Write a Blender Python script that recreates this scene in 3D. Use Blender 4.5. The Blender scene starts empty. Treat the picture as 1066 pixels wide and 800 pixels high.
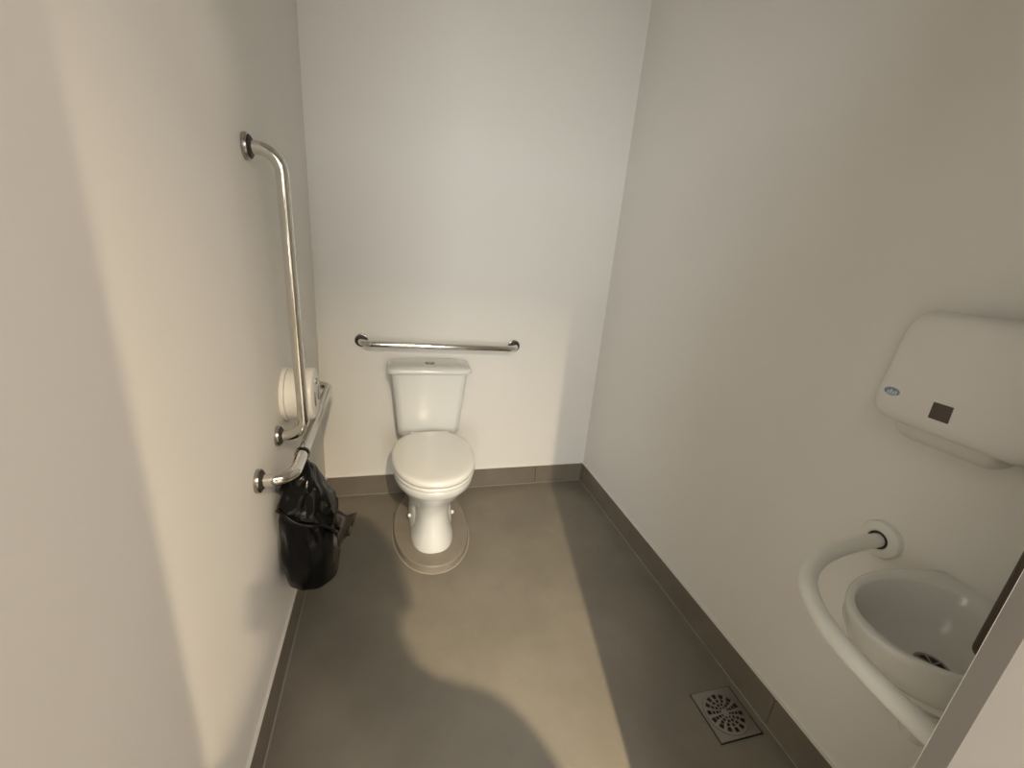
import bpy, bmesh, math, random
from mathutils import Vector, Matrix, noise
PI = math.pi
random.seed(4)
S = bpy.context.scene
COL = S.collection

# ------------------------------------------------------------------ helpers
def V(*a): return Vector(a)

def loft(bm, rings, cap0=True, cap1=True):
    vs = [[bm.verts.new(p) for p in r] for r in rings]
    n = len(rings[0])
    for a, b in zip(vs, vs[1:]):
        for i in range(n):
            j = (i + 1) % n
            bm.faces.new((a[i], a[j], b[j], b[i]))
    if cap0: bm.faces.new(list(reversed(vs[0])))
    if cap1: bm.faces.new(vs[-1])
    return vs

def sup(cx, cy, z, rx, ryf, ryb, e=2.4, n=64):
    """super-ellipse ring in a horizontal plane; front is -y"""
    out = []
    for i in range(n):
        a = 2 * PI * i / n
        c, s = math.cos(a), math.sin(a)
        x = math.copysign(abs(c) ** (2 / e), c) * rx
        y = math.copysign(abs(s) ** (2 / e), s) * (ryb if s > 0 else ryf)
        out.append(V(cx + x, cy + y, z))
    return out

def rrect(x0, x1, y0, y1, z, r, k=6):
    out = []
    for cx, cy, a0 in ((x1 - r, y1 - r, 0), (x0 + r, y1 - r, PI / 2), (x0 + r, y0 + r, PI), (x1 - r, y0 + r, 1.5 * PI)):
        for i in range(k + 1):
            a = a0 + PI / 2 * i / k
            out.append(V(cx + r * math.cos(a), cy + r * math.sin(a), z))
    return out

def fillet(pts, r, k=10):
    pts = [Vector(p) for p in pts]
    if not isinstance(r, (list, tuple)): r = [r] * (len(pts) - 2)
    out = [pts[0]]
    for i in range(1, len(pts) - 1):
        p = pts[i]; a = (pts[i - 1] - p).normalized(); b = (pts[i + 1] - p).normalized()
        half = a.angle(b) / 2
        d = r[i - 1] / math.tan(half)
        c = p + (a + b).normalized() * (r[i - 1] / math.sin(half))
        s, e = p + a * d - c, p + b * d - c
        ang = s.angle(e); ax = s.cross(e).normalized()
        for j in range(k + 1):
            out.append(c + Matrix.Rotation(ang * j / k, 3, ax) @ s)
    out.append(pts[-1])
    return out

def tube(bm, path, rad, n=20, cap=True):
    path = [Vector(p) for p in path]
    rings = []; t0 = None; u = None
    for i, p in enumerate(path):
        t = (path[min(i + 1, len(path) - 1)] - path[max(i - 1, 0)]).normalized()
        if u is None:
            u = t.orthogonal().normalized()
        else:
            u = (t0.rotation_difference(t) @ u).normalized()
        w = t.cross(u); t0 = t
        rr = rad[i] if isinstance(rad, (list, tuple)) else rad
        rings.append([p + (u * math.cos(2 * PI * j / n) + w * math.sin(2 * PI * j / n)) * rr for j in range(n)])
    loft(bm, rings, cap, cap)

def lathe(bm, prof, origin, axis, n=40):
    """prof: (radius, height along axis)"""
    ax = Vector(axis).normalized(); u = ax.orthogonal().normalized(); w = ax.cross(u); o = Vector(origin)
    loft(bm, [[o + ax * h + (u * math.cos(2 * PI * j / n) + w * math.sin(2 * PI * j / n)) * r for j in range(n)] for r, h in prof])

def box(bm, x0, x1, y0, y1, z0, z1):
    v = [bm.verts.new((x, y, z)) for z in (z0, z1) for y in (y0, y1) for x in (x0, x1)]
    for f in ((0, 2, 3, 1), (4, 5, 7, 6), (0, 1, 5, 4), (2, 6, 7, 3), (0, 4, 6, 2), (1, 3, 7, 5)):
        bm.faces.new([v[i] for i in f])

def obj(name, bm, mat, parent=None, smooth=True, bevel=0, sub=0, angle=40):
    bmesh.ops.recalc_face_normals(bm, faces=bm.faces[:])
    me = bpy.data.meshes.new(name)
    if smooth:
        for f in bm.faces: f.smooth = True
    bm.to_mesh(me); bm.free()
    me.materials.append(mat)
    o = bpy.data.objects.new(name, me); COL.objects.link(o)
    if smooth: me.set_sharp_from_angle(angle=math.radians(angle))
    if bevel:
        m = o.modifiers.new('bevel', 'BEVEL'); m.width = bevel; m.segments = 3; m.limit_method = 'ANGLE'
    if sub:
        m = o.modifiers.new('subdivision', 'SUBSURF'); m.levels = sub; m.render_levels = sub
    if parent:
        o.parent = parent
        o.matrix_parent_inverse = Matrix.Translation(parent.location).inverted()
    return o

def thing(name, label, cat, loc, group=None):
    o = bpy.data.objects.new(name, None); COL.objects.link(o)
    o.location = loc; o.empty_display_size = .05
    o['label'] = label; o['category'] = cat
    if group: o['group'] = group
    return o

def tag(o, label, cat, group=None):
    o['label'] = label; o['category'] = cat
    if group: o['group'] = group
    return o

def struct(name, bm, mat, bevel=0, parent=None):
    o = obj(name, bm, mat, parent, smooth=False, bevel=bevel)
    if not parent: o['kind'] = 'structure'
    return o

# ---------------------------------------------------------------- materials
def mat(name, col, rough=.5, metal=0, bump=0, bscale=200, vary=0, vscale=3, spec=.5, coat=0):
    m = bpy.data.materials.new(name); m.use_nodes = True
    nt = m.node_tree; N = nt.nodes; L = nt.links
    b = N['Principled BSDF']
    b.inputs['Base Color'].default_value = (*col, 1)
    b.inputs['Roughness'].default_value = rough
    b.inputs['Metallic'].default_value = metal
    b.inputs['Specular IOR Level'].default_value = spec
    b.inputs['Coat Weight'].default_value = coat
    b.inputs['Coat Roughness'].default_value = .04
    tc = N.new('ShaderNodeTexCoord')
    if vary:
        nz = N.new('ShaderNodeTexNoise'); nz.inputs['Scale'].default_value = vscale
        nz.inputs['Detail'].default_value = 8; nz.inputs['Roughness'].default_value = .62
        L.new(tc.outputs['Object'], nz.inputs['Vector'])
        r = N.new('ShaderNodeValToRGB')
        r.color_ramp.elements[0].position = .28; r.color_ramp.elements[1].position = .72
        r.color_ramp.elements[0].color = (*[c * (1 - vary) for c in col], 1)
        r.color_ramp.elements[1].color = (*[min(1, c * (1 + vary)) for c in col], 1)
        L.new(nz.outputs['Fac'], r.inputs['Fac']); L.new(r.outputs['Color'], b.inputs['Base Color'])
    if bump:
        n2 = N.new('ShaderNodeTexNoise'); n2.inputs['Scale'].default_value = bscale
        n2.inputs['Detail'].default_value = 4
        L.new(tc.outputs['Object'], n2.inputs['Vector'])
        bp = N.new('ShaderNodeBump'); bp.inputs['Strength'].default_value = bump
        bp.inputs['Distance'].default_value = .002
        L.new(n2.outputs['Fac'], bp.inputs['Height']); L.new(bp.outputs['Normal'], b.inputs['Normal'])
    return m

WALL = mat('wall_paint', (.80, .78, .735), .75, bump=.12, bscale=260, vary=.012, vscale=2, spec=.25)
FLOOR = mat('porcelain_floor', (.212, .189, .152), .5, bump=.05, bscale=60, vary=.15, vscale=3.2, spec=.35)
SKIRT = mat('skirting_tile', (.19, .162, .128), .5, vary=.10, vscale=9, spec=.35)
GROUT = mat('grout', (.36, .32, .26), .85)
CAULK = mat('white_caulk', (.78, .75, .69), .6)
PLINTH = mat('plinth_tile', (.25, .222, .178), .45, vary=.10, vscale=11, spec=.35)
CERAMIC = mat('white_ceramic', (.74, .745, .715), .16, spec=.5, coat=.3)
SEATP = mat('white_seat_plastic', (.83, .82, .775), .14, spec=.5, coat=.25)
BASINC = mat('basin_ceramic', (.76, .76, .71), .14, spec=.5)
CHROME = mat('polished_steel', (.72, .70, .66), .13, metal=1)
FLANGE = mat('flange_steel', (.42, .40, .37), .22, metal=1)
GASKET = mat('dark_gasket', (.025, .023, .02), .5)
RAILW = mat('white_rail_enamel', (.80, .80, .75), .35)
PLASTIC = mat('white_abs_plastic', (.74, .72, .69), .38, vary=.01, vscale=4)
ROLLP = mat('dispenser_white_plastic', (.80, .78, .74), .3)
SMOKE = mat('smoked_window', (.085, .068, .058), .2)
BADGE = mat('badge_blue', (.22, .29, .35), .35)
BADGEW = mat('badge_silver', (.62, .66, .70), .35)
BAG = mat('black_plastic_film', (.004, .004, .004), .17, spec=.22, bump=.9, bscale=42)
FLAP = mat('thin_black_film', (.045, .032, .02), .35)
GRATE = mat('grate_steel', (.34, .31, .29), .38, metal=.75)
DARK = mat('drain_shade', (.006, .005, .005), .6)  # near-black colour standing in for shade inside the drains
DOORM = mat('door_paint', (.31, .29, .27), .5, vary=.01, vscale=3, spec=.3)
IRON = mat('dark_bronze', (.05, .04, .03), .4, metal=.5)
SKIN = mat('skin', (.45, .27, .19), .5)
LIPS = mat('lips', (.32, .10, .08), .45)
HAIR = mat('hair', (.03, .02, .015), .5)
SHIRT = mat('shirt_cloth', (.10, .11, .13), .85)
JEANS = mat('trouser_cloth', (.05, .06, .09), .85)
SHOE = mat('shoe_leather', (.03, .03, .03), .5)
PHONE = mat('phone_glass', (.02, .02, .022), .2)

# ------------------------------------------------------------- the room
W = 1.5195; BH = .118; T = .010
YF = -2.036; YO = -2.20          # inner / outer face of the front wall
ZC = 2.65
OX0, OX1, OZ = .142, .920, 2.10   # doorway

bm = bmesh.new(); box(bm, -2.2, 4.2, -5.4, .1, -.08, 0); struct('floor', bm, FLOOR)
bm = bmesh.new(); box(bm, -2.2, 4.2, -5.4, .1, ZC, ZC + .08); struct('ceiling', bm, WALL)
bm = bmesh.new(); box(bm, -.12, W + .12, 0, .1, 0, ZC); struct('wall_back', bm, WALL)
bm = bmesh.new(); box(bm, -.12, 0, YF, 0, 0, ZC); struct('wall_left', bm, WALL)
bm = bmesh.new(); box(bm, W, W + .12, YF, 0, 0, ZC); struct('wall_right', bm, WALL)
bm = bmesh.new()
box(bm, -2.2, OX0, YO, YF, 0, ZC); box(bm, OX1, 4.2, YO, YF, 0, ZC); box(bm, OX0, OX1, YO, YF, OZ, ZC)
struct('wall_front', bm, WALL)
bm = bmesh.new(); box(bm, -2.2, 4.2, -5.4, -5.3, 0, ZC); struct('wall_corridor', bm, WALL)
bm = bmesh.new(); box(bm, -2.3, -2.2, -5.4, YO, 0, ZC); struct('wall_corridor_left', bm, WALL)
bm = bmesh.new(); box(bm, 4.2, 4.3, -5.4, YO, 0, ZC); struct('wall_corridor_right', bm, WALL)

# skirting tiles: tile lengths with hairline joints, a white caulk line on top, a grout line at the foot
def skirting(name, axis, a0, a1, joints, sgn):
    bm = bmesh.new()
    cuts = [a0] + joints + [a1]
    for p, q in zip(cuts, cuts[1:]):
        g = .0012
        if axis == 'x': box(bm, p + g, q - g, -T, 0, .003, BH)
        elif sgn > 0: box(bm, 0, T, p + g, q - g, .003, BH)
        else: box(bm, W - T, W, p + g, q - g, .003, BH)
    o = struct(name, bm, SKIRT, bevel=.0012)
    bm = bmesh.new()
    if axis == 'x': box(bm, a0, a1, -.0085, 0, BH - .002, BH + .004)
    elif sgn > 0: box(bm, 0, .0085, a0, a1, BH - .002, BH + .004)
    else: box(bm, W - .0085, W, a0, a1, BH - .002, BH + .004)
    struct('caulk_line', bm, CAULK, parent=o)
    bm = bmesh.new()
    if axis == 'x': box(bm, a0, a1, -T - .0035, -.001, 0, .0025)
    elif sgn > 0: box(bm, .001, T + .0035, a0, a1, 0, .0025)
    else: box(bm, W - T - .0035, W - .001, a0, a1, 0, .0025)
    struct('grout_line', bm, GROUT, parent=o)
skirting('baseboard_back', 'x', T, W - T, [1.20], 0)
skirting('baseboard_left', 'y', YF, -.0005, [-1.72, -.86], 1)
skirting('baseboard_right', 'y', YF, -.0005, [-1.52, -.62], -1)

# right jamb of the doorway: bevelled frame edge towards the room, stop towards the corridor
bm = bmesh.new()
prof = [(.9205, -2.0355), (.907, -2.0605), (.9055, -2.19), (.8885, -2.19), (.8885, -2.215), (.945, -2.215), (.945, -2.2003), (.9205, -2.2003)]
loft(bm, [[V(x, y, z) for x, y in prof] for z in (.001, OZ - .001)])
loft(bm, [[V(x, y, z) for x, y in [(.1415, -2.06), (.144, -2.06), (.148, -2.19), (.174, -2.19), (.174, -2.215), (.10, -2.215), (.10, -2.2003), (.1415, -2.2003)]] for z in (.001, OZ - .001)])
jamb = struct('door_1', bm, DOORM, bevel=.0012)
# dark bronze hinge leaf with rounded ends on the room-side edge of the jamb
bm = bmesh.new()
rings = []
for d, ins in ((0, 0), (.004, 0), (.0065, .002)):
    ring = []
    hw, z0, z1 = .018 - ins, 1.045 + ins, 1.21 - ins
    for i in range(13):
        a = PI * i / 12
        ring.append(V(.9405 + hw * math.cos(a), -2.0355 + d, z1 - hw + hw * math.sin(a)))
    for i in range(13):
        a = PI + PI * i / 12
        ring.append(V(.9405 + hw * math.cos(a), -2.0355 + d, z0 + hw + hw * math.sin(a)))
    rings.append(ring)
loft(bm, rings)
hp = obj('latch_plate', bm, IRON, jamb); hp['label'] = 'dark bronze latch plate with rounded end'

# --------------------------------------------------------------- toilet
XT = .533
bm = bmesh.new()
PZ = .036
loft(bm, [sup(XT + .003, -.36, 0, .184, .318, .32, 2.1), sup(XT + .003, -.36, PZ - .004, .182, .316, .318, 2.1), sup(XT + .003, -.36, PZ, .178, .312, .314, 2.1)])
pl = tag(obj('toilet_plinth', bm, PLINTH, angle=30), 'low oval grey tiled plinth under the white toilet', 'plinth')
bm = bmesh.new()
loft(bm, [sup(XT + .003, -.36, .0003, .190, .324, .326, 2.1), sup(XT + .003, -.36, .0025, .189, .323, .325, 2.1)])
obj('grout_edge', bm, GROUT, pl)

toilet = thing('toilet', 'white close-coupled toilet with closed lid on the oval plinth', 'toilet', (XT, -.36, PZ))
bm = bmesh.new()
# bowl: pedestal column flaring up into the rim (z, rx, front y, back y, exponent)
prof = [(PZ, .100, -.592, -.20, 2.4), (.050, .101, -.592, -.20, 2.4), (.080, .094, -.586, -.19, 2.3),
        (.115, .084, -.572, -.19, 2.2), (.155, .078, -.560, -.19, 2.2), (.19, .077, -.556, -.18, 2.2),
        (.222, .081, -.560, -.17, 2.2), (.255, .095, -.574, -.16, 2.15), (.287, .116, -.600, -.14, 2.15),
        (.32, .138, -.632, -.12, 2.15), (.352, .158, -.662, -.10, 2.15), (.376, .172, -.682, -.08, 2.2),
        (.386, .178, -.692, -.07, 2.2), (.412, .181, -.698, -.06, 2.25), (.421, .179, -.696, -.06, 2.25), (.424, .172, -.688, -.065, 2.25)]
loft(bm, [sup(XT, -.43, z, rx, -.43 - yf, yb + .43, e) for z, rx, yf, yb, e in prof])
# rear foot with side lobes
prof = [(PZ, .104, -.535, -.07), (.05, .106, -.535, -.07), (.09, .105, -.525, -.07), (.13, .102, -.505, -.07), (.165, .095, -.475, -.07), (.19, .075, -.43, -.07)]
loft(bm, [sup(XT, -.30, z, rx, -.30 - yf, yb + .30, 2.7) for z, rx, yf, yb in prof])
obj('bowl', bm, CERAMIC, toilet, angle=60)
for s in (-1, 1):
    bm = bmesh.new(); lathe(bm, [(.010, 0), (.010, .004), (.007, .010), (.001, .012)], (XT + s * .1005, -.40, .115), (s, -.25, .15), 20)
    obj('bolt_cap', bm, SEATP, toilet)
# seat ring and lid
def egg(z, d, yb=-.205):
    out = []
    for i in range(96):
        a = 2 * PI * i / 96; c, s = math.cos(a), math.sin(a)
        e = 2.15 if s < 0 else 2.5
        x = math.copysign(abs(c) ** (2 / e), c) * (.184 - d)
        y = math.copysign(abs(s) ** (2 / e), s) * ((.262 if s < 0 else .238) - d)
        out.append(V(XT + x, -.445 + y, z))
    return out
bm = bmesh.new()
o1 = [egg(.4255, .004), egg(.428, .001), egg(.438, .000), egg(.4425, .003)]
i1 = [egg(.4425, .055), egg(.4255, .06)]
loft(bm, o1 + i1, False, False)
obj('seat', bm, SEATP, toilet, angle=50)
bm = bmesh.new()
loft(bm, [egg(.4465, .007), egg(.447, .002), egg(.452, -.001), egg(.464, 0), egg(.470, .004), egg(.4745, .012), egg(.477, .03), egg(.479, .07), egg(.480, .12), egg(.4805, .17)])
obj('seat_lid', bm, SEATP, toilet, angle=60)
for s in (-1, 1):
    bm = bmesh.new(); tube(bm, [(XT + s * .055, -.199, .452), (XT + s * .095, -.199, .452)], .011, 16)
    obj('hinge', bm, SEATP, toilet)
# tank
bm = bmesh.new()
def tk(z, hw, yf, r=.035): return rrect(XT - hw, XT + hw, yf, -.022, z, r)
loft(bm, [tk(.425, .135, -.160), tk(.429, .147, -.171), tk(.438, .154, -.178), tk(.49, .158, -.182), tk(.60, .168, -.188), tk(.70, .178, -.194), tk(.768, .185, -.198)])
obj('tank', bm, CERAMIC, toilet, angle=50)
bm = bmesh.new()
def lk(z, d): return rrect(XT - .204 + d, XT + .204 - d, -.215 + d, -.012 - min(d, .01), z, .038)
loft(bm, [lk(.769, .012), lk(.770, .005), lk(.773, .001), lk(.788, 0), lk(.794, .004), lk(.798, .014), lk(.8, .032), lk(.801, .045)])
obj('tank_lid', bm, CERAMIC, toilet, angle=50)
bm = bmesh.new(); lathe(bm, [(.0245, 0), (.0245, .003), (.023, .0045), (.0205, .0045)], (XT + .002, -.115, .8012), (0, 0, 1))
btn = obj('flush_button', bm, FLANGE, toilet); btn['label'] = 'round chrome dual flush button'
for s in (-1, 1):
    bm = bmesh.new()
    ring = [V(XT + .002 + s * (.0008 + .0175 * math.sin(PI * i / 12)), -.115 + .0175 * math.cos(PI * i / 12), .8058) for i in range(13)]
    loft(bm, [ring, [p + V(0, 0, .0035) for p in ring]])
    obj('button_half', bm, CHROME, btn)

# ----------------------------------------------------------- steel grab bars
def grab_bar(label, pts, r, axis, loc, group='polished steel grab bars'):
    t = thing('grab_bar', label, 'grab bar', loc, group)
    bm = bmesh.new(); tube(bm, fillet(pts, .055, 12), r, 28); obj('bar', bm, CHROME, t, angle=60)
    for p in (pts[0], pts[-1]):
        o = Vector(p)
        bm = bmesh.new(); lathe(bm, [(.0325, .0005), (.0325, .009), (.0315, .0115), (.029, .012), (.0275, .0105)], o, axis)
        fl = obj('flange', bm, FLANGE, t); fl['label'] = 'round steel wall flange'
        bm = bmesh.new(); lathe(bm, [(.0272, .010), (.0272, .0145), (r + .004, .0185), (r + .001, .0185)], o, axis)
        g = obj('gasket', bm, GASKET, fl); g['label'] = 'black gasket ring'
    return t
grab_bar('long vertical polished steel grab bar on the left wall', [(0.0005, -.880, 1.584), (.082, -.880, 1.584), (.082, -.847, .769), (.0005, -.847, .769)], .0165, (1, 0, 0), (0, -.865, .769))
grab_bar('horizontal steel grab bar low on the left wall, black bag hanging from it', [(0.0005, -1.076, .744), (.088, -1.076, .744), (.088, -.300, .752), (.0005, -.300, .752)], .0175, (1, 0, 0), (0, -.69, .744))
grab_bar('short horizontal steel grab bar on the back wall above the toilet tank', [(.205, -.0005, .886), (.205, -.078, .886), (.995, -.078, .872), (.995, -.0005, .872)], .0165, (0, -1, 0), (.60, 0, .88))

# ------------------------------------------------ toilet roll dispenser drum
td = thing('toilet_roll_dispenser', 'round white toilet roll dispenser on the left wall behind the vertical bar', 'toilet roll dispenser', (0, -.70, .858))
O = V(.0005, -.70, .858)
bm = bmesh.new(); lathe(bm, [(.090, 0), (.092, .003), (.092, .012), (.090, .014)], O, (1, 0, 0), 56); obj('back_plate', bm, ROLLP, td)
bm = bmesh.new(); lathe(bm, [(.086, .0145), (.0885, .017), (.0885, .088), (.086, .095), (.080, .098), (.05, .0995), (.004, .100)], O, (1, 0, 0), 56); obj('cover', bm, ROLLP, td)
bm = bmesh.new(); lathe(bm, [(.011, .099), (.011, .104), (.008, .106), (.001, .106)], O + V(0, 0, .045), (1, 0, 0), 20); lk_ = obj('lock', bm, FLANGE, td)
for s in (-1, 1):
    bm = bmesh.new(); ring = [O + V(.0985, s * .032 + .011 * math.cos(2 * PI * i / 20), -.01 + .026 * math.sin(2 * PI * i / 20)) for i in range(20)]
    loft(bm, [ring, [p + V(.003, 0, 0) for p in ring]]); obj('viewing_slot', bm, SMOKE, td)

# ------------------------------------------------------------- black bag
bagt = thing('plastic_bag', 'black plastic bin bag hanging from the low grab bar', 'bin bag', (.09, -.92, .22))
bm = bmesh.new()
BX, BY = .092, -.915
prof = [(.212, .058, .074, 0, 0), (.214, .071, .092, 0, 0), (.228, .080, .101, 0, 0), (.28, .084, .105, 0, 0), (.34, .087, .108, 0, 0), (.40, .086, .105, .000, 0),
        (.46, .085, .102, 0, 0), (.52, .081, .098, -.002, 0), (.57, .074, .092, -.006, 0), (.62, .061, .080, -.012, 0), (.66, .049, .064, -.017, 0), (.69, .041, .05, -.015, 0), (.705, .030, .036, -.008, 0), (.73, .013, .017, -.004, -.012), (.744, .009, .012, -.003, -.015)]
rings = []
n = 72
for k, (z, rx, ry, dx, dy) in enumerate(prof):
    # resample between listed rings for crumple detail
    nxt = prof[min(k + 1, len(prof) - 1)]
    for q in range(4 if k < len(prof) - 1 else 1):
        f = q / 4
        zz = z + (nxt[0] - z) * f; ax = rx + (nxt[1] - rx) * f; ay = ry + (nxt[2] - ry) * f; ox = dx + (nxt[3] - dx) * f
        ring = []
        for i in range(n):
            a = 2 * PI * i / n
            c, s = math.cos(a), math.sin(a)
            e = 2.5
            x = math.copysign(abs(c) ** (2 / e), c) * ax; y = math.copysign(abs(s) ** (2 / e), s) * ay
            up = max(0, (zz - .42) / .28)
            amp = .085 + .21 * min(1, up * 1.6)
            nz = noise.noise(V(x * 15, y * 15, zz * 7)) * .6 + noise.noise(V(x * 40, y * 40, zz * 14)) * .35
            diag = math.sin(a * 3 + zz * 26) * .25 + abs(math.sin(a * 4 - zz * 38)) * .35 - .15
            rg = .30 - abs(noise.noise(V(x * 22 + 3, y * 22, zz * 11 + 5))) * 1.5
            w = 1 + amp * (nz * .8 + .55 * rg + diag * min(1, up * 2))
            px = BX + ox + x * w; py = BY + y * w
            px = max(px, .004 + .003 * abs(nz))
            ring.append(V(px, py, zz + .006 * nz))
        rings.append([V(p.x, p.y, .292 + (p.z - .212) * .80) for p in ring])
loft(bm, rings)
bag = obj('bag_body', bm, BAG, bagt, angle=180)
# strap of bag film looped over the bar
bm = bmesh.new()
loopc = V(.088, -.93, .7456)
ring_s = []
for i in range(25):
    a = 2 * PI * i / 24
    rr = .0195 + .002 * noise.noise(V(a * 2, 1, 2))
    wd = .005 + .001 * noise.noise(V(a * 3, 5, 2))
    ring_s.append((loopc + V(math.cos(a) * rr, -wd, math.sin(a) * rr), loopc + V(math.cos(a) * rr, wd, math.sin(a) * rr)))
vs = [[bm.verts.new(p) for p in pr] for pr in ring_s[:-1]]
for i in range(24):
    a, b = vs[i], vs[(i + 1) % 24]
    bm.faces.new((a[0], b[0], b[1], a[1]))
lp = obj('loop', bm, BAG, bagt)
m = lp.modifiers.new('thickness', 'SOLIDIFY'); m.thickness = .0015; m.offset = 1
# rolled over rim fold
bm = bmesh.new()
path = []
for i in range(49):
    a = 2 * PI * i / 48
    z = .515 + .07 * math.cos(a + 2.4) + .008 * math.sin(5 * a)
    rx = .089; ry = .108
    path.append(V(max(.016, BX + rx * math.copysign(abs(math.cos(a)) ** .8, math.cos(a))), BY + ry * math.copysign(abs(math.sin(a)) ** .8, math.sin(a)), z))
tube(bm, path, [.0055 + .003 * noise.noise(p * 30) for p in path], 10)
obj('rim_fold', bm, BAG, bagt, angle=180)
# loose corner of film sticking out to the right
bm = bmesh.new()
g = []
for i in range(9):
    row = []
    for j in range(7):
        u, v = i / 8, j / 6
        top = V(.160, -.93, .53).lerp(V(.236, -.90, .492), u); bot = V(.160, -.95, .39).lerp(V(.212, -.915, .42), u)
        p = top.lerp(bot, v); p.y += .010 * math.sin(u * 7 + v * 3) ; p.z += .003 * math.sin(u * 9)
        row.append(bm.verts.new(p))
    g.append(row)
for i in range(8):
    for j in range(6): bm.faces.new((g[i][j], g[i + 1][j], g[i + 1][j + 1], g[i][j + 1]))
fl = obj('loose_flap', bm, FLAP, bagt); fl['label'] = 'brownish translucent corner of film'
m = fl.modifiers.new('thickness', 'SOLIDIFY'); m.thickness = .002

# --------------------------------------------------- paper towel dispenser
DY, DZ = -1.695, 1.228
pd = thing('paper_towel_dispenser', 'white rounded paper towel dispenser on the right wall above the sink', 'towel dispenser', (W, DY, 1.10))
def yz(x, hy, h0, h1, r, k=8):
    out = []
    y0, y1, z0, z1 = DY - hy, DY + hy, DZ - h0, DZ + h1
    for cy, cz, a0 in ((y1 - r, z1 - r, 0), (y0 + r, z1 - r, PI / 2), (y0 + r, z0 + r, PI), (y1 - r, z0 + r, 1.5 * PI)):
        for i in range(k + 1):
            a = a0 + PI / 2 * i / k
            y = cy + r * math.cos(a); z = cz + r * math.sin(a)
            y = DY + (y - DY) * (1 - .085 * (z - DZ) / .11)
            bow = .012 * (1 - ((y - DY) / hy) ** 2)
            z += bow * (1 if z > DZ else -1)
            out.append(V(x, y, z))
    return out
bm = bmesh.new()
loft(bm, [yz(W - .0005, .126, .110, .108, .035), yz(W - .04, .132, .113, .112, .036), yz(W - .085, .135, .115, .115, .038), yz(W - .106, .1345, .1145, .1145, .038),
          yz(W - .120, .130, .110, .110, .038), yz(W - .128, .122, .102, .102, .036), yz(W - .1325, .108, .088, .088, .03), yz(W - .134, .07, .055, .055, .02)])
pc = obj('cover', bm, PLASTIC, pd, angle=60)
bm = bmesh.new()
rings = []
for z, hy, xo in ((1.112, .092, .100), (1.088, .088, .092), (1.075, .08, .078), (1.071, .074, .066)):
    rings.append(rrect(W - xo, W - .004, DY + .012 - hy, DY + .012 + hy, z, .018))
loft(bm, rings); obj('paper_outlet', bm, PLASTIC, pd)
bm = bmesh.new()
rings = []
for x, h in ((W - .1325, .0165), (W - .1352, .0165), (W - .1356, .0155)):
    rings.append([V(x, DY + .006 + dy * h, 1.163 + dz * h) for dy, dz in ((1, 1), (-1, 1), (-1, -1), (1, -1))])
loft(bm, rings); wn = obj('level_window', bm, SMOKE, pd, smooth=False); wn['label'] = 'small dark square paper level window'
bm = bmesh.new(); by, bz = DY + .100, 1.174
ring = [V(W - .1330, by + .0155 * math.cos(2 * PI * i / 32), bz + .0088 * math.sin(2 * PI * i / 32)) for i in range(32)]
loft(bm, [[p + V(.006, 0, 0) for p in ring], [p - V(.0008, 0, 0) for p in ring]])
bd = obj('badge', bm, BADGE, pd, angle=30); bd['label'] = 'small oval blue badge'
bm = bmesh.new()
for y0, y1, z0, z1 in ((-.010, -.007, -.004, .003), (-.005, -.002, -.004, .001), (.000, .003, -.004, .004), (.005, .008, -.004, .001), (-.011, .010, -.0062, -.005)):
    box(bm, W - .1343, W - .1337, by + y0, by + y1, bz + z0, bz + z1)
obj('badge_lettering', bm, BADGEW, bd, smooth=False)

# ----------------------------------------------------------------- sink
ZR = .80; SY = -1.832
sink = thing('sink', 'small white wall-hung sink on the right wall below the towel dispenser', 'sink', (W, SY, .60))
def bas(z, cx, rx, ry, e=2.3, n=72, xmax=W - .0008):
    out = []
    for i in range(n):
        a = 2 * PI * i / n; c, s = math.cos(a), math.sin(a)
        x = cx + math.copysign(abs(c) ** (2 / e), c) * rx; y = SY + math.copysign(abs(s) ** (2 / e), s) * ry
        out.append(V(min(x, xmax), y, z))
    return out
def deck(ring, z0):            # the wall side rises to a low ledge
    for p in ring:
        t = max(0, min(1, (p.x - 1.470) / .025)); p.z = z0 + .004 * t * t * (3 - 2 * t)
    return ring
bm = bmesh.new()
rings = [bas(.600, 1.47, .05, .05, 2.6), bas(.601, 1.46, .085, .066, 2.6), bas(.606, 1.455, .098, .074, 2.6), bas(.655, 1.45, .104, .082, 2.5), bas(.668, 1.44, .120, .090), bas(.676, 1.43, .150, .104), bas(.695, 1.42, .182, .118), bas(.73, 1.40, .200, .122, 2.1), bas(.765, 1.385, .206, .128, 2.05), bas(.785, 1.38, .205, .130, 2)]
rings += [deck(bas(ZR - .004, 1.378, .204, .131, 2), ZR - .004), deck(bas(ZR, 1.378, .201, .128, 2), ZR), deck(bas(ZR + .0005, 1.378, .197, .124, 2), ZR)]
rings += [bas(ZR - .001, 1.345, .148, .110, 2.15), bas(ZR - .006, 1.345, .144, .107, 2.15), bas(ZR - .04, 1.350, .136, .103, 2.15), bas(ZR - .08, 1.360, .115, .094, 2.15), bas(ZR - .102, 1.366, .088, .086), bas(ZR - .111, 1.373, .06, .06), bas(ZR - .113, 1.376, .034, .034)]
loft(bm, rings); obj('basin', bm, BASINC, sink, angle=60)
bm = bmesh.new(); lathe(bm, [(.029, 0), (.029, .002), (.025, .003), (.0225, .001)], (1.376, SY - .008, ZR - .1125), (0, 0, 1), 32)
dv = obj('drain_valve', bm, GRATE, sink); dv['label'] = 'steel drain ring'
bm = bmesh.new(); lathe(bm, [(.022, 0), (.022, .001)], (1.376, SY - .008, ZR - .1112), (0, 0, 1), 24); obj('drain_hole_shade', bm, DARK, dv)  # solid black disc, colour imitates the shade down the drain
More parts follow.
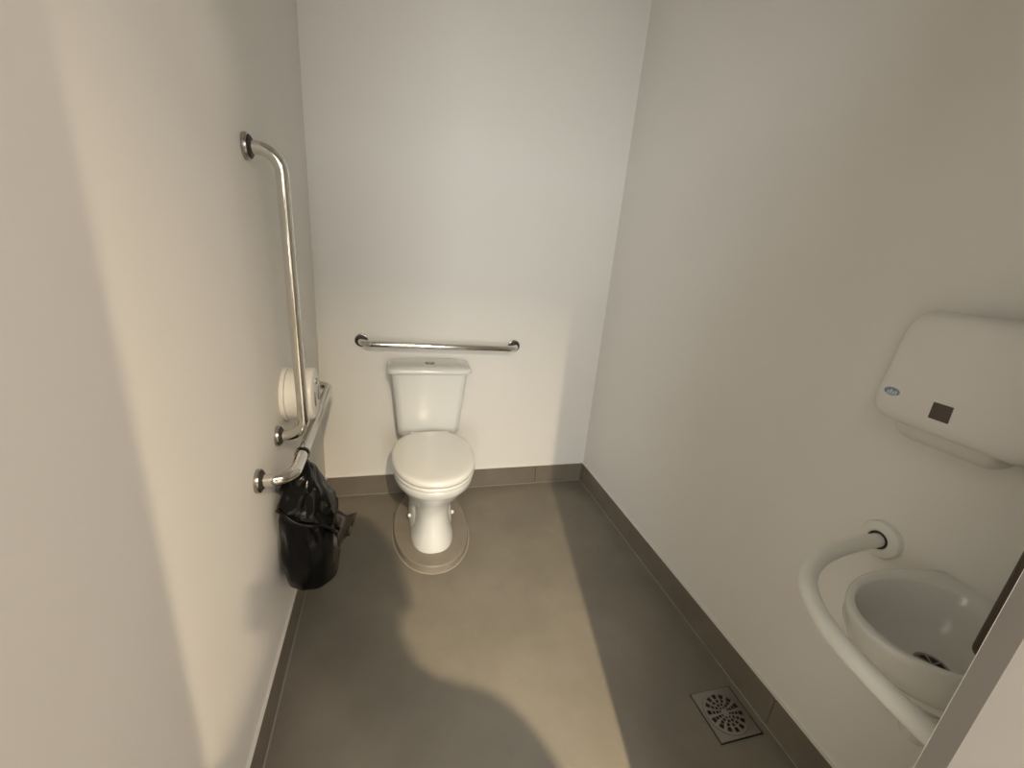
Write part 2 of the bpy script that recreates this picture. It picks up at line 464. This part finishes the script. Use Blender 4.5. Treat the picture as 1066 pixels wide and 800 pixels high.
for k in range(3):
    bm = bmesh.new(); a = PI * k / 3
    tube(bm, [(1.376 - .022 * math.cos(a), SY - .008 - .022 * math.sin(a), ZR - .1093), (1.376 + .022 * math.cos(a), SY - .008 + .022 * math.sin(a), ZR - .1093)], .0016, 8)
    obj('grid_bar', bm, GRATE, dv)
bm = bmesh.new()
lathe(bm, [(.018, 0), (.018, -.06), (.026, -.062), (.028, -.07), (.028, -.14), (.024, -.15), (.010, -.154)], (1.458, SY, .602), (0, 0, 1), 32)
tube(bm, [(1.458, SY, .51), (W - .001, SY, .51)], .016, 20)
lathe(bm, [(.032, 0), (.030, .006), (.018, .012)], (W - .0008, SY, .51), (-1, 0, 0), 28)
obj('bottle_trap', bm, RAILW, sink)
bm = bmesh.new(); lathe(bm, [(.004, 0), (.004, .003), (.002, .004)], (1.352, SY - .018, .640), (-1, 0, 0), 12); obj('screw_cap', bm, GASKET, sink)

# white guard rail round the sink
rl = thing('sink_rail', 'curved white guard rail in front of the small sink on the right wall', 'grab rail', (W, SY, .788))
bm = bmesh.new()
RZ = .790
K = [(W - .001, -1.610), (1.46, -1.613), (1.40, -1.618), (1.34, -1.627), (1.275, -1.645), (1.22, -1.672), (1.178, -1.705), (1.145, -1.748), (1.120, -1.80), (1.105, -1.86), (1.099, -1.915),
     (1.096, -1.965), (1.095, -2.0), (1.095, YF + .001)]
path = []
for i in range(len(K) - 1):
    p0, p1, p2, p3 = [V(*K[max(0, min(len(K) - 1, i + d))], RZ) for d in (-1, 0, 1, 2)]
    for q in range(5):
        t = q / 5
        path.append(.5 * ((2 * p1) + (p2 - p0) * t + (2 * p0 - 5 * p1 + 4 * p2 - p3) * t * t + (3 * p1 - p0 - 3 * p2 + p3) * t ** 3))
path.append(V(*K[-1], RZ))
tube(bm, path, .0168, 28); obj('rail_tube', bm, RAILW, rl, angle=60)
for o_, ax in ((V(W, -1.610, RZ), (-1, 0, 0)), (V(1.095, YF, RZ), (0, 1, 0))):
    bm = bmesh.new(); lathe(bm, [(.046, .0005), (.046, .008), (.043, .013), (.034, .016), (.0245, .018), (.0228, .016)], o_, ax, 40)
    fl = obj('flange', bm, RAILW, rl)
    bm = bmesh.new(); lathe(bm, [(.0222, .0155), (.0222, .0178), (.0171, .0178)], o_, ax, 32)
    obj('gasket', bm, GASKET, fl)

# ------------------------------------------------------------ floor drain
dr = thing('floor_drain', 'square steel floor drain with round slotted grate by the right wall', 'floor drain', (1.40, -1.461, 0))
DX, DYY, hs = 1.401, -1.461, .0755
bm = bmesh.new()
R1 = .0700
N = 64
outer = []
for i in range(N):
    a = 2 * PI * i / N; c, s = math.cos(a), math.sin(a); k = hs / max(abs(c), abs(s))
    outer.append((c * k, s * k))
top = [bm.verts.new((DX + x, DYY + y, .004)) for x, y in outer]
low = [bm.verts.new((DX + x * 1.01, DYY + y * 1.01, .0004)) for x, y in outer]
inn = [bm.verts.new((DX + R1 * math.cos(2 * PI * i / N), DYY + R1 * math.sin(2 * PI * i / N), .004)) for i in range(N)]
ind = [bm.verts.new((DX + R1 * math.cos(2 * PI * i / N), DYY + R1 * math.sin(2 * PI * i / N), .0006)) for i in range(N)]
for i in range(N):
    j = (i + 1) % N
    bm.faces.new((top[i], top[j], inn[j], inn[i])); bm.faces.new((low[i], low[j], top[j], top[i])); bm.faces.new((inn[i], inn[j], ind[j], ind[i]))
obj('frame', bm, GRATE, dr, smooth=False)
bm = bmesh.new(); box(bm, DX - hs - .003, DX + hs + .006, DYY - hs - .004, DYY + hs + .003, .0002, .0009); obj('frame_gap_shade', bm, DARK, dr, smooth=False)  # flat plate, the recess shade round the frame is in its colour
bm = bmesh.new(); lathe(bm, [(R1 - .0005, .0010), (R1 - .0005, .0015)], (DX, DYY, 0), (0, 0, 1), 48); obj('sump_shade', bm, DARK, dr)  # flat black disc painted as the shaded cavity under the grate
bm = bmesh.new()
radii = [.005, .010, .0125, .0185, .021, .030, .033, .0425, .0455, .0595, .0690]
slotted = {2: 8, 4: 12, 6: 14, 8: 14}
SEG = 168
vr = [[bm.verts.new((DX + r * math.cos(2 * PI * i / SEG), DYY + r * math.sin(2 * PI * i / SEG), .0052 + .0008 * (1 - r / .0692))) for i in range(SEG)] for r in radii]
bm.faces.new(vr[0])
for k in range(len(radii) - 1):
    for i in range(SEG):
        cnt = slotted.get(k)
        if cnt:
            ph = (i * cnt / SEG) % 1
            if .18 < ph < .80: continue
        j = (i + 1) % SEG
        bm.faces.new((vr[k][i], vr[k][j], vr[k + 1][j], vr[k + 1][i]))
gr = obj('grate', bm, GRATE, dr, smooth=False)
m = gr.modifiers.new('thickness', 'SOLIDIFY'); m.thickness = .003; m.offset = -1

# ------------------- the person taking the picture, behind the lens in the doorway
pp = thing('person', 'person standing in the doorway in dark clothes holding up a phone', 'person', (.40, -2.62, 0))
def skin_mesh(name, mt, pts, edges, root=0, sub=2, parent=None):
    me = bpy.data.meshes.new(name); me.from_pydata([p[0] for p in pts], edges, []); me.materials.append(mt)
    o = bpy.data.objects.new(name, me); COL.objects.link(o)
    md = o.modifiers.new('skin', 'SKIN'); md.use_smooth_shade = True
    sv = me.skin_vertices[0].data if me.skin_vertices else None
    if sv is None:
        b = bmesh.new(); b.from_mesh(me); b.verts.layers.skin.verify(); b.to_mesh(me); b.free()
        sv = me.skin_vertices[0].data
    for i, p in enumerate(pts):
        r = p[1]; sv[i].radius = r if isinstance(r, tuple) else (r, r)
        sv[i].use_root = (i == root)
    s = o.modifiers.new('subdivision', 'SUBSURF'); s.levels = sub; s.render_levels = sub
    o.parent = parent; o.matrix_parent_inverse = Matrix.Translation(parent.location).inverted()
    return o
HX, HY = .436, -2.57
CR = V(0.96407855, -0.25292289, 0.08113302); CU = V(0.00490227, 0.32234156, 0.94661074); CF = V(0.26557206, 0.91220937, -0.31200248)
PC = V(.357388, -2.224698, 1.41) - CF * .085 - CU * .012
def ph(x, y, z): return PC + CR * x + CU * y + CF * z
P = [((HX, HY - .06, .93), (.145, .10)),        # 0 pelvis
     ((HX, HY - .06, 1.12), (.135, .09)), ((HX, HY - .06, 1.31), (.165, .10)), ((HX, HY - .05, 1.44), (.135, .075)), ((HX, HY - .025, 1.53), .052),
     ((HX + .18, HY - .04, 1.425), .072), ((HX + .245, HY + .02, 1.22), .054), (ph(.125, -.045, -.06), .030), (ph(.100, -.022, -.022), .026),
     ((HX - .175, HY - .04, 1.425), .064), ((HX - .225, HY - .06, 1.15), .050), ((HX - .222, HY + .02, .93), .030), ((HX - .220, HY + .045, .865), (.022, .036)),
     ((HX + .095, HY - .06, .86), .09), ((HX + .105, HY - .04, .48), .058), ((HX + .11, HY - .07, .10), .042),
     ((HX - .095, HY - .06, .86), .09), ((HX - .105, HY - .04, .48), .058), ((HX - .11, HY - .07, .10), .042),
     ((HX + .004, HY + .012, 1.60), (.072, .085)), ((HX + .008, HY, 1.67), (.095, .112)), ((HX + .008, HY - .005, 1.725), (.088, .09)),
     ((HX + .115, HY + .05, .038), .036), ((HX - .115, HY + .05, .038), .036)]
E_ = [(0, 1), (1, 2), (2, 3), (3, 4), (3, 5), (5, 6), (6, 7), (7, 8), (3, 9), (9, 10), (10, 11), (11, 12), (0, 13), (13, 14), (14, 15), (0, 16), (16, 17), (17, 18), (4, 19), (19, 20), (20, 21), (15, 22), (18, 23)]
for k in range(4):                              # right hand: four fingers behind the phone, thumb over its lower edge
    y0 = .022 - .017 * k; L = (.052, .060, .056, .044)[k]; n0 = len(P)
    P += [(ph(.088, y0, .012), .0095), (ph(.088 - L * .5, y0 + .004, .017), .0085), (ph(.088 - L, y0 + .006, .0135), .0075)]
    E_ += [(8, n0), (n0, n0 + 1), (n0 + 1, n0 + 2)]
n0 = len(P)
P += [(ph(.085, -.020, -.018), .0105), (ph(.060, -.010, -.0155), .009)]
E_ += [(8, n0), (n0, n0 + 1)]
for k in range(4):                              # left hand hangs relaxed at the side
    y0 = HY + .075 - .021 * k; L = (.070, .078, .073, .058)[k]; n0 = len(P)
    P += [((HX - .222, y0, .815), .0095), ((HX - .218, y0 + .004, .815 - L * .5), .0088), ((HX - .205, y0 + .004, .815 - L), .0078)]
    E_ += [(12, n0), (n0, n0 + 1), (n0 + 1, n0 + 2)]
n0 = len(P)
P += [((HX - .205, HY + .088, .855), .0105), ((HX - .198, HY + .100, .815), .009)]
E_ += [(12, n0), (n0, n0 + 1)]
body = skin_mesh('body', SHIRT, P, E_, 0, 2, pp)
bpy.context.view_layer.update()
me = bpy.data.meshes.new_from_object(body.evaluated_get(bpy.context.evaluated_depsgraph_get()))
body.modifiers.clear(); body.data = me
me.materials.clear()
for m_ in (SHIRT, JEANS, SKIN, SHOE): me.materials.append(m_)
for p in me.polygons:
    c = p.center
    near = (c - PC).length
    p.material_index = 2 if (c.z > 1.525 or near < .135 or (c.z < .90 and c.x < HX - .18 and c.z > .6)) else 3 if c.z < .085 else 1 if (c.z < .95 and c.x > HX - .185) else 0
    p.use_smooth = True
bm = bmesh.new()
loft(bm, [[V(HX + (.083 * k) * math.cos(2 * PI * i / 32), HY - .012 + (.105 * k) * math.sin(2 * PI * i / 32), z - (.02 if math.sin(2 * PI * i / 32) < 0 else -.03) * (1 if q < 2 else 0)) for i in range(32)] for q, (z, k) in enumerate(((1.640, .98), (1.68, 1.04), (1.73, 1.0), (1.765, .8), (1.785, .5), (1.79, .15)))])
loft(bm, [sup(HX, HY - .075, z, rx, ry, ry, 2.2, 32) for z, rx, ry in ((1.40, .10, .03), (1.43, .125, .05), (1.50, .122, .058), (1.58, .105, .06), (1.66, .08, .06), (1.72, .05, .05))])
obj('hair', bm, HAIR, pp, angle=80)
# face: nose, eyes, mouth, ears, set on the front of the head
hd = body.data
def front(z, dx=0):            # foremost skin point of the head at a height
    c = [v.co.y for v in hd.vertices if abs(v.co.z - z) < .012 and abs(v.co.x - (HX + .007 + dx)) < .02]
    return max(c) if c else HY + .09
FX = HX + .007
bm = bmesh.new()
yn = front(1.645)
loft(bm, [[V(FX + w * math.cos(2 * PI * i / 16), yn - .006 + max(0, math.sin(2 * PI * i / 16)) * d, z) for i in range(16)] for z, w, d in ((1.622, .010, .012), (1.627, .016, .026), (1.640, .012, .024), (1.660, .008, .016), (1.680, .006, .008))])
obj('nose', bm, SKIN, pp, angle=80)
for sg in (-1, 1):
    bm = bmesh.new(); ye = front(1.672, sg * .03)
    bmesh.ops.create_uvsphere(bm, u_segments=16, v_segments=10, radius=.011, matrix=Matrix.Translation((FX + sg * .031, ye - .006, 1.672)) @ Matrix.Diagonal((1.2, 1, .8, 1)))
    obj('eye', bm, HAIR, pp)
    bm = bmesh.new(); xs = [abs(v.co.x - FX) for v in hd.vertices if abs(v.co.z - 1.655) < .015]
    bmesh.ops.create_uvsphere(bm, u_segments=16, v_segments=10, radius=.03, matrix=Matrix.Translation((FX + sg * max(xs), HY - .005, 1.655)) @ Matrix.Diagonal((.25, .6, 1, 1)))
    obj('ear', bm, SKIN, pp)
bm = bmesh.new(); ym = front(1.598)
bmesh.ops.create_uvsphere(bm, u_segments=16, v_segments=10, radius=.02, matrix=Matrix.Translation((FX, ym - .003, 1.600)) @ Matrix.Diagonal((1.1, .35, .32, 1)))
obj('mouth', bm, LIPS, pp)
phone = tag(obj('phone', (lambda b: (loft(b, [[ph(p.x, p.y, z) for p in rrect(-.0735, .0735, -.036, .036, 0, .009)] for z in (-.004, .004)]), b)[1])(bmesh.new()), PHONE, bevel=.0015), 'dark phone held up in the right hand of the person in the doorway', 'phone')

# ------------------------------------------------------------------ lights
def area(name, loc, target, size, power, col, spread=PI):
    l = bpy.data.lights.new(name, 'AREA'); l.shape = 'DISK'; l.size = size; l.energy = power; l.color = col; l.spread = spread
    o = bpy.data.objects.new(name, l); COL.objects.link(o); o.location = loc
    o.rotation_euler = (Vector(target) - Vector(loc)).to_track_quat('-Z', 'Y').to_euler()
    return o
area('corridor_downlight', (.60, -3.62, 2.62), (.60, -3.62, 0), .04, 152, (1, .82, .56), math.radians(137))
area('corridor_side_light', (1.82, -3.60, 2.40), (.2, -1.5, .6), .2, 25, (1, .86, .79))
l = area('corridor_fill_light', (-.2, -4.55, 1.55), (-.2, 0, 1.55), 2.8, 203, (.96, .985, 1))  # added soft fill light out of view, brightens the whole room
l.data.shape = 'RECTANGLE'; l.data.size = 2.6; l.data.size_y = 1.9
w = bpy.data.worlds.new('world'); S.world = w; w.use_nodes = True
w.node_tree.nodes['Background'].inputs['Color'].default_value = (.9, .95, 1, 1)
w.node_tree.nodes['Background'].inputs['Strength'].default_value = .05

# ------------------------------------------------------------------ camera
cd = bpy.data.cameras.new('camera'); cam = bpy.data.objects.new('camera', cd); COL.objects.link(cam)
cd.sensor_fit = 'HORIZONTAL'; cd.sensor_width = 36; cd.lens = 448.1 / 1066 * 36; cd.clip_start = .01
r = Vector((0.96407855, -0.25292289, 0.08113302)); u = Vector((0.00490227, 0.32234156, 0.94661074)); f = Vector((0.26557206, 0.91220937, -0.31200248))
M = Matrix((r, u, -f)).transposed().to_4x4(); M.translation = (.357388, -2.224698, 1.41)
cam.matrix_world = M
S.camera = cam
S.view_settings.view_transform = 'Standard'; S.view_settings.look = 'None'
S.view_settings.gamma = 1; S.view_settings.use_curve_mapping = False
S.view_settings.exposure = 0
